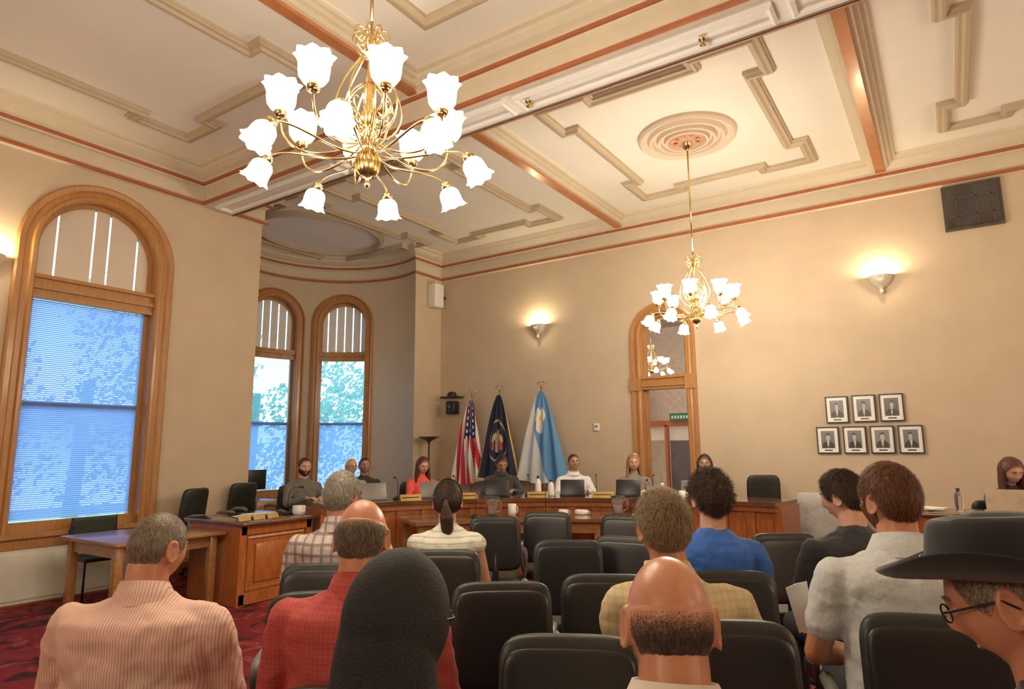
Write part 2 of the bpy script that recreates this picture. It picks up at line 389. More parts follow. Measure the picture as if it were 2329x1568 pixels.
for k in range(120):
    cx=random.uniform(-17,-12.6); cy=random.uniform(0,24)
    if cy<9: cz=random.uniform(-1.5,5.0)
    else: cz=random.uniform(-1.5,4.6) if random.random()<.45 else random.uniform(-1.5,2.6)
    R=random.uniform(.6,1.2)
    for i in range(190):
        d=Vector((random.gauss(0,1),random.gauss(0,1),random.gauss(0,1))).normalized()*R*random.uniform(.5,1)
        p=Vector((cx,cy,cz))+d; a=Vector((random.gauss(0,1),random.gauss(0,1),random.gauss(0,1))).normalized(); b=a.orthogonal().normalized(); s=random.uniform(.05,.11)
        c_=a.cross(b)
        g.add([p-b*s,p+c_*s*.6,p+b*s,p-c_*s*.6],[(0,1,2,3)])
for k in range(6): g.cyl((-15,2+k*4,-3),(-15,2.3+k*4,3),.2,.12,8)
g.obj('tree_foliage',LEAF,None,False)
g=G(); g.add([(-60,-40,-3),(-10.9,-40,-3),(-10.9,60,-3),(-60,60,-3)],[(0,1,2,3)]); g.obj('ground_outside',mat('grass',(.08,.16,.06),.9))
# ------------------------------------------------------------------ door + hall
E=empty('door_1')
g=G(); c,R,zb,zs=DOOR
g.sweep(archpath(c,R,0,zs),[(0,-.25),(0,.04),(.02,.065),(.045,.065),(.06,.04),(.09,.035),(.105,.055),(.145,.06),(.155,.045),(.155,0)],fF)
g.sweep(archpath(c,R,0,zs),[(0,-.12),(-.035,-.12),(-.035,-.2),(0,-.2)],fF)
g.fbox(fF,c-R,c+R,2.42,2.62,-.2,.0); g.fbox(fF,c-R,c+R,2.46,2.5,0,.03); g.fbox(fF,c-R-.02,c+R+.02,2.58,2.62,0,.04)
for sg in(-1,1): g.fbox(fF,c+sg*(R+.078)-.09,c+sg*(R+.078)+.09,0,.25,0,.075); g.fbox(fF,c+sg*(R+.078)-.085,c+sg*(R+.078)+.085,2.40,2.62,.05,.08)
g.obj('frame',OAK,E)
g=G(); hx0,hx1,hy0,hy1=-9,-1.5,9.75,17.5
g.add([(hx0,hy1,0),(hx1,hy1,0),(hx1,hy1,4.9),(hx0,hy1,4.9)],[(0,1,2,3)]); g.add([(hx0,hy0,0),(hx0,hy1,0),(hx0,hy1,4.9),(hx0,hy0,4.9)],[(0,1,2,3)]); g.add([(hx1,hy0,0),(hx1,hy1,0),(hx1,hy1,4.9),(hx1,hy0,4.9)],[(0,1,2,3)])
g.add([(hx0,hy0,4.9),(hx1,hy0,4.9),(hx1,hy1,4.9),(hx0,hy1,4.9)],[(0,1,2,3)])
g.obj('wall_hall',mat('hall_plaster',(.50,.42,.35),.9)); g=G(); g.add([(hx0,YF,-.001),(hx1,YF,-.001),(hx1,hy1,-.001),(hx0,hy1,-.001)],[(0,1,2,3)]); g.obj('floor_hall',mat('hall_floor',(.2,.12,.08),.5))
E=empty('hall_partition'); g=G()
g.box((-3.9,10.7,1.93),(1.6,.08,.10),0); g.box((-4.02,10.7,.95),(.05,.08,1.9),0); g.obj('lintel',RED,E)
g=G(); g.box((-3.75,10.75,.82),(.46,.04,1.64),0); g.box((-3.45,10.75,.82),(.08,.05,1.64),1); g.box((-3.9,10.78,1.75),(1.5,.02,.2),1); g.obj('leaf',[mat('grey_door',(.13,.12,.14),.4),WPLAS],E)
g=G(); g.box((-3.67,10.6,2.03),(.5,.02,.13),0)
for k in range(9): g.box((-3.87+k*.05,10.585,2.03),(.028,.01,.05),1)
g.obj('green_sign',[mat('sign_green',(.02,.20,.12),.4),WPLAS],E)
point('hall_fill',(-4.5,12.8,3.8),420,(1,.88,.75),.15); point('hall_fill',(-3.2,10.15,4.2),40,(1,.88,.75),.1)  # bare points added to brighten the hall; no fixture stands for them
# ------------------------------------------------------------------ chandelier
def bez(p0,p1,p2,p3,n=10):
    return [tuple((1-t)**3*p0[k]+3*(1-t)**2*t*p1[k]+3*(1-t)*t*t*p2[k]+t**3*p3[k] for k in range(3)) for t in [i/n for i in range(n+1)]]
_ch={}
LC=(1,.865,.67)
def chandelier(x,y,sc=1,zb=2.88,w=16.8,top=5.15):
    TILT=math.radians(152)
    if 'm' not in _ch:
        g=G()
        g.lathe([(.001,0),(.012,.01),(.018,.03),(.01,.05),(.03,.07),(.06,.11),(.065,.15),(.05,.19),(.03,.22),(.02,.25),(.04,.27),(.05,.30),(.03,.33),(.045,.36),(.055,.40),(.03,.46),(.018,.5),(.014,.8),(.03,.83),(.014,.86),(.012,1.0)],24,None,0,None,True)
        for k in range(16):
            a=k*pi/8; g.tube([(r*cos(a),r*sin(a),z) for r,z in((.035,.07),(.062,.11),(.068,.15),(.052,.19),(.03,.22))],.005,5,1)
        for k in range(8):
            a=k*pi/4+.2; ca,sa=cos(a),sin(a); P=lambda r,z:(r*ca,r*sa,z)
            g.tube(bez(P(.03,.27),P(.25,.10),P(.47,.12),P(.46,.33),14),.007,7)
            g.tube(bez(P(.02,.82),P(.16,.62),P(.24,.45),P(.13,.33),10)+bez(P(.13,.33),P(.08,.27),P(.05,.30),P(.04,.34),5)[1:],.006,6)
            b=a+pi/8; cb,sb=cos(b),sin(b); Q=lambda r,z:(r*cb,r*sb,z)
            g.tube(bez(Q(.03,.20),Q(.2,.12),Q(.42,.26),Q(.55,.19),14),.007,7)
            g.tube(bez(Q(.02,.62),Q(.14,.55),Q(.17,.42),Q(.06,.42),8),.005,6)
            g.tube([Vector(Q(.065,.90))+Vector((.04*cos(t)*cb,.04*cos(t)*sb,.045*sin(t))) for t in [2*pi*i/12 for i in range(12)]],.005,5,0,False,True)
            g.tube(bez(Q(.02,.78),Q(.1,.8),Q(.12,.9),Q(.03,.93),8),.005,5)
            g.tube(bez(P(.05,.36),P(.15,.40),P(.17,.50),P(.09,.49),8),.005,5)
            g.lathe([(.012,-.03),(.03,-.02),(.035,.0),(.028,.02),(.015,.022)],14,T(*P(.46,.35)),0,None,True)
            M=T(*Q(.555,.175))@RZ(b)@RY(TILT); g.lathe([(.012,-.03),(.03,-.02),(.035,.0),(.028,.02),(.015,.022)],14,M,0,None,True)
        _ch['m']=g.mesh('frame',[BRASS,BRASSD])
        g=G(); tul=[(.03,0),(.055,.012),(.072,.035),(.076,.065),(.077,.10),(.086,.125),(.098,.138)]; rf=[0,0,.01,.02,.03,.06,.09,8]
        for k in range(8):
            a=k*pi/4+.2; g.lathe([(r,z*1.1) for r,z in tul],32,T(.46*cos(a),.46*sin(a),.36),0,rf)
            b=a+pi/8; M=T(.56*cos(b),.56*sin(b),.165)@RZ(b)@RY(TILT); g.lathe([(r*.82,z*.9) for r,z in tul],32,M,0,rf)
        _ch['s']=g.mesh('glass_shades',[SHADE])
    E=empty('chandelier',(x,y,zb),0,sc)
    place('frame',_ch['m'],E); place('glass_shades',_ch['s'],E)
    g=G(); g.cyl((0,0,.95),(0,0,(top-zb)/sc),.011,.011,10); g.lathe([(.012,-.1),(.05,-.07),(.07,-.02),(.075,0)],20,T(0,0,(top-zb)/sc),0); g.obj('stem',BRASS,E)
    if w:
        for k in range(8):
            a=k*pi/4+.2; point('bulb',(.46*cos(a),.46*sin(a),.56),w,LC,.05,E)
            b=a+pi/8; point('bulb',(.66*cos(b),.66*sin(b),-.01),w*.85,LC,.05,E)
    return E
for c in CH: chandelier(*c)
chandelier(-5.55,14,.75,3.15,0,4.9)
# ------------------------------------------------------------------ wall sconces etc
SCP=mat('sconce_plaster',(.62,.56,.47),.5)
def sconce(loc,rz):
    E=empty('wall_sconce',loc,rz)
    g=G(); R=[]
    for z,r in ((-.10,.03),(-.09,.06),(-.06,.09),(-.02,.115),(.03,.135),(.06,.14)):
        R.append([(r*cos(pi*j/20),r*.9*sin(pi*j/20),z) for j in range(21)])
    g.rings(R,0,True,False); R2=[[(x*.93,y*.93,z+.004) for x,y,z in r] for r in R]; g.rings(R2,0,True,False)
    g.lathe([(.001,-.19),(.02,-.175),(.028,-.15),(.02,-.12),(.04,-.09)],14,T(0,.03,0),0); g.obj('bowl',SCP,E)
    point('lamp',(0,.10,.04),38,(1,.80,.50),.04,E)
sconce((-5.8,YF-.005,3.6),pi); sconce((-.57,YF-.005,3.66),pi); sconce((XL+.005,2.32,3.5),-pi/2); sconce((4.5,YF-.005,3.66),pi)
g=G(); g.box((.48,YF-.02,4.45),(.60,.04,.58),0); g.box((.48,YF-.05,4.45),(.53,.03,.51),1)
for k in (-.16,.04,.2): g.box((.48+k,YF-.067,4.45),(.015,.012,.5),0)
for k in (-.12,.1): g.box((.48,YF-.067,4.45+k),(.5,.012,.015),0)
g.obj('wall_speaker_grille',[mat('grille_frame',(.09,.07,.05),.4),mat('grille_glass',(.05,.045,.045),.08,spec=.9)])
g=G(); g.rbox((-7.93,9.2,4.42),(.2,.26,.46),.02,0); g.box((-7.93,9.36,4.42),(.05,.2,.05),1); g.obj('wall_speaker',[WPLAS,BLACK])
g=G(); g.rbox((-4.73,YF-.015,1.86),(.10,.03,.12),.008,0); g.box((-4.73,YF-.033,1.875),(.05,.006,.03),1); g.obj('thermostat',[WPLAS,GREYP])
E=empty('conference_camera',(-7.6,9.35,2.3)); g=G(); g.rbox((0,-.03,-.02),(.2,.16,.24),.02); g.rbox((0,-.05,.17),(.42,.2,.03),.01); g.lathe([(.09,0),(.085,.05),(.06,.09),(.001,.1)],20,T(0,-.05,.18),0); g.lathe([(.05,0),(.05,.02),(.03,.025),(.001,.02)],16,T(0,-.11,0)@RX(pi/2),1); g.box((0,.08,0),(.06,.1,.06)); g.obj('body',[BLACK,SCR],E)
def portrait(x0,z0,k):
    w,h=.265,.345; E=empty('framed_portrait',(x0+w/2,YF-.02,z0+h/2))
    g=G(); g.sweep([(-w/2,-h/2),(w/2,-h/2),(w/2,h/2),(-w/2,h/2)],[(0,.02),(0,-.02),(.012,-.02),(.012,0)],lambda a,b,d:(a,d,b),True); g.obj('frame',BLACK,E)
    rnd=random.Random(k); hair=rnd.uniform(.02,.08); coat=rnd.uniform(.01,.05); bg=rnd.uniform(.10,.2); hw=rnd.uniform(.13,.17); tilt=rnd.uniform(-.06,.06); bow=(k==2)
    def cf(u,v):
        if not(.18<u<.82 and .17<v<.86):
            if .07<v<.12 and .3<u<.7: return (.03,.03,.03)
            return (.85,.84,.82)
        s=(u-.5)/.64; t=(v-.17)/.69
        fx=s-tilt*.5
        if (fx/hw)**2+((t-.62)/.2)**2<1 and not(t>.74): 
            if abs(abs(fx)-.06)<.025 and abs(t-.65)<.015: return(.08,.08,.08)
            if abs(fx)<.05 and abs(t-.52)<.012: return(.12,.1,.1)
            return (.5,.48,.46)
        if (fx/(hw+.04))**2+((t-.66)/.22)**2<1: return (hair,)*3
        if t<.42-.9*max(0,abs(s)-.1)**1.6*1.2 and abs(s)<.44:
            if abs(s)<.07*(t/.3): return (.55,.55,.55) if not(bow and .3<t<.36) else (.02,)*3
            return (coat,)*3
        return (bg+.05*t,)*3
    painted('print',44,56,lambda u,v:((u-.5)*(w-.02),-.004,(v-.5)*(h-.02)),cf,PHOTO,E)
for k,(x,z) in enumerate([(-1.35,1.835),(-1.035,1.84),(-.725,1.84),(-1.485,1.44),(-1.17,1.44),(-.86,1.44),(-.55,1.44)]): portrait(x,z,k)
# ------------------------------------------------------------------ flags
def flag(name,x,y,rz,w,zt,cf,skew):
    E=empty(name,(x,y,0),rz); g=G()
    g.cyl((0,0,.02),(0,0,zt),.014,.012,12,0); g.lathe([(.16,0),(.16,.02),(.06,.05),(.02,.1)],24,None,1)
    g.lathe([(.001,-.02),(.02,0),(.022,.02),(.001,.04)],12,T(0,0,zt+.02),1)
    g.ell((0,0,zt+.075),(.014,.014,.035),None,8,1)
    for s in(-1,1): g.tube([(0,0,zt+.07),(s*.03,0,zt+.10),(s*.07,0,zt+.085),(s*.085,0,zt+.06)],[.01,.013,.008,.003],6,1)
    g.obj('pole',[OAKD,BRASS],E)
    H=1.5
    def pf(u,v):
        hw=.03+w*.5*(v**.7); xx=(u-.5)*2*hw+skew*v
        return (xx,-.03-.05*v*sin(u*pi*7+1.3*v)-.02*sin(u*19+v*6)*v-.05*v,zt-.06-v*H*(1-.10*abs(u-.45)))
    painted('cloth',90,110,pf,cf,COLM,E)
def usf(u,v):
    if v<.48 and .30<u<.95-.1*v and v>.02:
        a=(u*9)%1-.5;b=(v*13+(int(u*9)%2)*.5)%1-.5
        return (.8,.8,.8) if a*a+b*b<.07 else (.015,.02,.10)
    s=int((u*1.0-v*.25+1)*10)%2
    return (.50,.015,.025) if s else (.74,.70,.66)
def utf(u,v):
    x=(u-.48)*1.0; y=(v-.52)*1.35; r=math.hypot(x,y)
    if v>.965 or u<.03 or u>.97: return (.6,.42,.1)
    if .30<r<.325: return (.62,.45,.12)
    if r<.3:
        if abs(x)<.09 and -.02<y<.17: return (.6,.5,.35) if abs(x)>.02 else (.5,.12,.1)
        if y<0 and y>-.17 and abs(x)<.05+.0*y: return (.55,.42,.25)
        if -.12<y<.04 and abs(x)<.2 and abs(y+.12-abs(x)*.6)<.05: return (.5,.4,.25)
        if abs(abs(x)-.15)<.03 and y>-.02 and y<.15: return (.45,.08,.08)
        return (.012,.016,.06)
    return (.008,.010,.045)
def cityf(u,v):
    x=(u-.46);y=(v-.30)*1.6
    a=math.atan2(y,x+1e-6); r=math.hypot(x,y)
    if r<.26*(.5+.5*abs(cos(1.5*a+.8))): return (.80,.77,.66) if r>.045 else (.8,.5,.1)
    if u>.04+.60*v: return (.11,.29,.55)
    return (.62,.64,.66)
flag('us_flag',-6.98,9.1,0,.62,2.47,usf,-.06); flag('state_flag',-6.38,9.1,0,.74,2.5,utf,.0); flag('city_flag',-5.55,9.12,0,.88,2.52,cityf,.03)
g=G(); g.lathe([(.14,0),(.14,.02),(.03,.05),(.014,.08),(.014,1.62),(.03,1.66),(.10,1.70),(.19,1.74),(.2,1.745),(.18,1.75)],24,T(-7.75,8.85,0)); g.obj('floor_lamp',mat('torchiere_dark',(.08,.06,.05),.3,.6))
# ------------------------------------------------------------------ dais
DC=(-2.2,3.8)
fA=lambda a,z,r:(DC[0]+r*cos(math.radians(a)),DC[1]+r*sin(math.radians(a)),z)
A0,A1=82,162
g=G(); g.fbox(fA,76,172,0,.10,4.0,5.75,0,40); g.obj('floor_platform',CARPET)
E=empty('council_dais')
g=G()
g.fbox(fA,A0,A1,.88,.925,3.84,4.55,1,40); g.fbox(fA,A0,A1,.82,.88,3.88,3.95,0,40); g.fbox(fA,A0,A1,.0,.82,3.93,3.98,0,40); g.fbox(fA,A0,A1,0,.14,3.90,3.93,0,40)
n=18
for i in range(n+1):
    a=A0+(A1-A0)*i/n; g.fbox(fA,a-.7,a+.7,.14,.82,3.905,3.94,0,2)
for i in range(n):
    a=A0+(A1-A0)*(i+.5)/n; g.fbox(fA,a-1.4,a+1.4,.22,.74,3.915,3.94,0,3)
for a in(A0,A1): g.fbox(fA,a-.4,a+.4,0,.88,3.93,4.5,0,1)
g.obj('desk',[OAKD,TOPW],E)
E=empty('staff_table'); g=G()
g.fbox(fA,98,150,.725,.76,3.02,3.78,1,30); g.fbox(fA,99,149,.60,.725,3.10,3.14,0,30)
for a in(99.5,112,124,136,148.5):
    for r in(3.12,3.7): g.fbox(fA,a-.6,a+.6,0,.725,r-.03,r+.03,0,1)
g.obj('table',[TABW,mat('table_top_gloss',(.27,.14,.07),.10,var=.25,vs=4,coat=.7)],E)
E=empty('wing_desk'); g=G()
g.rbox((-6.5,4.5,.80),(1.08,.96,.04),.01,1)
g.box((-6.5,4.48,.39),(.88,.86,.78),0)
for yy in(4.08,4.90): g.box((-6.045,yy,.39),(.03,.08,.78),0)
for zz in(.06,.74): g.box((-6.045,4.49,zz),(.03,.86,.10),0)
g.sweep([(4.14,.13),(4.84,.13),(4.84,.67),(4.14,.67)],[(0,.0),(0,.012),(.02,.018),(.035,.0)],lambda u,z,d:(-6.06+d,u,z),True,0)
g.rbox((-6.05,4.49,.40),(.02,.5,.38),.005,0)
g.obj('desk',[mat('wing_desk_wood',(.42,.135,.034),.32,var=.2,vs=4,stretch=(6,6,1.5),coat=.4),TOPW],E)
E=empty('side_table'); g=G(); g.rbox((-6.78,3.48,.71),(1.12,1.06,.035),.008)
for x in(-7.22,-6.34):
    for y in(3.03,3.93): g.rbox((x,y,.345),(.075,.075,.69),.006)
g.box((-6.78,3.03,.63),(.86,.03,.1)); g.box((-6.78,3.93,.63),(.86,.03,.1)); g.box((-7.22,3.48,.63),(.03,.9,.1)); g.box((-6.34,3.48,.63),(.03,.9,.1)); g.obj('table',TABW,E)
# ------------------------------------------------------------------ chairs
_c={}
def chair(x,y,rz,name='conference_chair',sc=1,tall=False,z=0):
    key='t' if tall else 'n'
    if key not in _c:
        g=G(); hb=.33 if tall else .215; zc=.84 if tall else .775
        g.ell((0,.02,.455),(.24,.24,.05),None,14,0,.35,.45)
        g.ell((0,-.235,zc),(.212,.04,hb),RX(math.radians(-7)),16,0,.32,.5,-.55)
        a=g.mesh('cushions',[LEATH])
        g=G()
        g.ell((0,-.258,zc-.01),(.202,.03,hb-.02),RX(math.radians(-7)),12,0,.3,.5,-.5)
        g.tube([(0,-.05,.40),(0,-.27,.41),(0,-.29,.55),(0,-.275,.70)],.025,8); g.cyl((0,0,.2),(0,0,.42),.03,.03,12,1); g.rbox((0,0,.40),(.2,.2,.05),.01)
        for k in range(5):
            t=2*pi*k/5+.3; g.tube([(0,0,.12),(.15*cos(t),.15*sin(t),.10),(.28*cos(t),.28*sin(t),.07)],[.035,.025,.018],8)
            g.lathe([(.001,-.02),(.03,-.02),(.03,.02),(.001,.02)],12,T(.28*cos(t),.28*sin(t),.031)@RZ(t)@RX(pi/2))
        b=g.mesh('base',[BLACK,CHROME])
        g=G()
        for s in(-1,1):
            g.tube([(s*.17,.0,.405),(s*.25,-.01,.42),(s*.27,-.04,.50),(s*.27,-.10,.62),(s*.265,-.12,.665),(s*.265,-.05,.685),(s*.26,.08,.685),(s*.255,.14,.66)],[.014,.014,.015,.017,.02,.024,.024,.018],8)
        c=g.mesh('armrests',[GREYP]); _c[key]=(a,b,c)
    E=empty(name,(x,y,z),rz,sc); a,b,c=_c[key]
    place('cushions',a,E); place('base',b,E); place('armrests',c,E); return E
F=math.radians(34)
for x,y,r in [(-3.08,5.2,F-.2),(-3.33,4.64,F+.1),(-2.13,3.76,F),(-1.77,2.52,F+.05),(-1.43,2.92,F-.1),(-1.78,4.12,F-.5),(-2.33,5.29,F-.4),(-1.12,2.0,F-.1),(-1.09,4.74,F),(-2.30,1.98,F+.2)]:
    chair(x,y,r)
chair(-2.0,8.8,pi+.45,'office_chair',1.0,True,.0)
chair(-7.45,4.6,-1.2,'office_chair',1.0,False,.1)
chair(-7.68,5.35,-1.45,'office_chair',1.0,False,.12)
E=empty('side_chair',(-7.62,3.47,0),-1.62); g=G(); g.rbox((0,0,.44),(.46,.42,.05),.02); g.ell((0,-.22,.72),(.23,.025,.12),RX(-.12),12,0,.3,.4,-.4)
for s in(-1,1):
    g.tube([(s*.22,.2,0),(s*.22,.2,.43),(s*.22,-.2,.43),(s*.215,-.23,.84)],.012,8,1); g.tube([(s*.22,-.18,.43),(s*.23,-.24,0)],.012,8,1)
g.obj('body',[mat('green_black_vinyl',(.03,.045,.03),.5),BLACK],E)
# ------------------------------------------------------------------ people
SKC={'l':(.60,.34,.235),'r':(.54,.245,.145),'t':(.43,.24,.15),'d':(.16,.08,.05)}
SK={k:mat('skin_'+k,c,.34,var=.10,vs=16,bump=.08,bs=180,bd=.003) for k,c in SKC.items()}
for m_ in SK.values():
    b_=m_.node_tree.nodes['Principled BSDF']; b_.inputs['Subsurface Weight'].default_value=.12; b_.inputs['Subsurface Radius'].default_value=(.02,.008,.004)
HC={'grey':(.33,.30,.25),'brown':(.055,.03,.018),'dark':(.018,.013,.011),'dkgrey':(.055,.042,.033),'auburn':(.14,.052,.024),'sandy':(.28,.19,.105),'greybrown':(.17,.13,.09),'blond':(.28,.16,.07),'redbrown':(.09,.025,.015)}
def hairm(n,c,fade=None): return mat(n,c,.5 if fade is None else .4,var=.55,vs=26,stretch=(7,7,1.6),bump=.8 if fade is None else .3,bs=30,bd=.006,spec=.3 if fade is None else .45,fade=fade)
HM={k:hairm('hair_'+k,c) for k,c in HC.items()}; HF={}
def hfade(h,s):
    if (h,s) not in HF: HF[(h,s)]=hairm('hair_%s_%s'%(h,s),HC[h],SKC[s])
    return HF[(h,s)]
EYEW=mat('eye_white',(.75,.72,.68),.2,var=.01); LIP=mat('lips',(.42,.14,.11),.4,var=.05)
PANT=mat('trousers_dark',(.03,.03,.035),.9,var=.2); SHOE=BLACK
_ico={}
def ico(n):
    if n not in _ico:
        bm=bmesh.new(); bmesh.ops.create_icosphere(bm,subdivisions=n,radius=1); bm.verts.ensure_lookup_table()
        _ico[n]=([v.co.copy() for v in bm.verts],[tuple(v.index for v in f.verts) for f in bm.faces]); bm.free()
    return _ico[n]
def ga(x,s): return math.exp(-(x/s)**2)
def hshape(d,face=True):
    x,y,z=d; a,b,c=.077,.099,.117
    px,py,pz=a*x,b*y,c*z
    if z<0:
        px*=1-.26*(-z)**1.6
        if y<0: py*=1-.38*(-z)**1.2
        else: py*=1-.10*(-z)
    else:
        px*=1+.03*z; 
        if y<0: py*=1+.04*z
    if face and y>0:
        py+=.024*ga(x,.12)*ga(z+.17,.17)+.010*ga(x,.10)*ga(z-.05,.2)
        py+=.004*ga(z-.27,.10)*ga(x,.5)
        py-=.009*(ga(x-.36,.17)+ga(x+.36,.17))*ga(z-.08,.13)
        py+=.007*ga(x,.3)*ga(z+.52,.10)-.005*ga(x,.3)*ga(z+.66,.08)+.008*ga(x,.28)*ga(z+.85,.14)
        px+=.004*math.copysign(1,x)*ga(abs(x)-.7,.2)*ga(z+.2,.2)
    return Vector((px,py,pz))
def lerp(t,pts):
    for (a,b),(c,d) in zip(pts,pts[1:]):
        if t<=c: return b+(d-b)*(t-a)/(c-a)
    return pts[-1][1]
def hairoff(d,style,seed):
    x,y,z=d; az=abs(math.atan2(x,y))
    zl=lerp(az,[(0,.60),(.5,.62),(.85,.42),(1.15,.05),(1.35,-.12),(1.55,.02),(1.85,-.02),(2.1,-.45),(pi,-.68)])
    if style in('long','pony'): zl=lerp(az,[(0,.62),(.5,.58),(.9,.3),(1.2,-.1),(1.5,-.5),(pi,-.8)])
    if style=='bald2': zl-=.10
    t={'short':.008,'curly':.016,'bald':.004,'bald2':.002,'thin':.009,'full':.012,'long':.018,'pony':.008,'buzz':.003}[style]
    mk=(z-zl)/(.14 if style!='bald2' else .25)
    if style in('bald','bald2'):
        top=(.30+.25*max(0,-y)-(.25 if y>.3 else 0)) if style=='bald' else (.20+.02*y)
        mk=min(mk,(top-z)/(.22 if style=='bald' else .45))
    if style=='thin': mk=min(mk,1.0); t*=1 if z<.55 else .6
    mk=max(-1,min(1,mk))
    k=noise.noise(Vector((x*9+seed,y*9,z*3)))
    k2=noise.noise(Vector((x*26+seed,y*26,z*7)))
    am={'curly':.013,'bald':.001,'bald2':.0005,'short':.0025,'thin':.003,'full':.004,'long':.004,'pony':.0015,'buzz':.0005}[style]
    if style=='curly': k=noise.noise(Vector((x*5+seed,y*5,z*5))); k2=noise.noise(Vector((x*11+seed,y*11,z*11)))*1.6
    if mk<=-.35: return -.008,0
    if mk<=0: return .001+mk*.02,0
    return .001+t*mk**.6+(am*k*1.3+am*.9*k2)*mk+(.003*z if z>0 and style in('short','full') else 0),mk
def strands(vv,fs,fd,Mh,style,m,E,tie=None):
    rnd=random.Random(3); ctr=Mh@Vector((0,-.01,0)); crown=Mh@Vector((.01,-.055,.112))
    l0={'short':.016,'curly':.026,'bald':.011,'bald2':.004,'full':.024,'pony':.022,'buzz':.005,'long':.03,'thin':.015}[style]
    cnt={'buzz':9000,'bald2':8000,'bald':6000}.get(style,10000); V=[];FF=[]
    ok=[f for f in fs if (fd[f[0]]+fd[f[1]]+fd[f[2]])/3>.08]
    for i in range(cnt):
        f=rnd.choice(ok); fa=(fd[f[0]]+fd[f[1]]+fd[f[2]])/3
        if rnd.random()>fa*1.6+.15: continue
        a,b=rnd.random(),rnd.random()
        if a+b>1: a,b=1-a,1-b
        p=vv[f[0]]*(1-a-b)+vv[f[1]]*a+vv[f[2]]*b; n=(p-ctr).normalized()
        q=(tie-p) if tie else (p-crown)
        q+=Vector((rnd.gauss(0,1),rnd.gauss(0,1),rnd.gauss(0,1)))*(.14 if style=='curly' else .025)
        t=(q-n*q.dot(n)); 
        if t.length<1e-5: continue
        t.normalize(); l=l0*rnd.uniform(.5,1.3)*(.5+.5*fa); lift=rnd.uniform(.05,.35) if style!='curly' else rnd.uniform(.2,.8)
        if tie: lift*=.2
        w=t.cross(n)*rnd.uniform(.0004,.0008)
        p0=p-n*.001; p1=p+n*l*lift*.8+t*l*.5; p2=p+n*l*lift*.9+t*l+(w.normalized()*l*rnd.uniform(-.6,.6) if style=='curly' else Vector())
        o=len(V); V+=[p0-w,p0+w,p1+w*.8,p1-w*.8,p2]; FF+=[(o,o+1,o+2,o+3),(o+3,o+2,o+4)]
    me=bpy.data.meshes.new('hair_strands'); me.from_pydata(V,[],FF); me.materials.append(m); place('hair_strands',me,E)
def hand(g,W,dr,nrm,side,curl=.5,s=1):
    y=dr.normalized(); z=(nrm-y*nrm.dot(y)).normalized(); x=y.cross(z)
    P=lambda a,b,c: W+(x*a+y*b+z*c)*s
    for a in(-.03,-.01,.01,.03): g.cap(P(a*.75,.01,0),.015*s,P(a,.085,.0),.0125*s,10)
    for i,(a,l) in enumerate(((-.033,.066),(-.011,.078),(.011,.074),(.032,.056))):
        ang=0; q=(a,.088,0); rr=.0098
        for j,f in enumerate((.45,.32,.25)):
            ang+=curl*(.5,.8,.6)[j]
            n=(q[0]*1.02,q[1]+l*f*cos(ang),q[2]-l*f*sin(ang)); g.cap(P(*q),rr*s,P(*n),rr*.92*s,8); q=n; rr*=.92
    sx=side
    g.cap(P(sx*.028,.02,-.004),.014*s,P(sx*.052,.055,-.018),.0115*s,8); g.cap(P(sx*.052,.055,-.018),.0112*s,P(sx*.056,.085,-.03),.009*s,8)
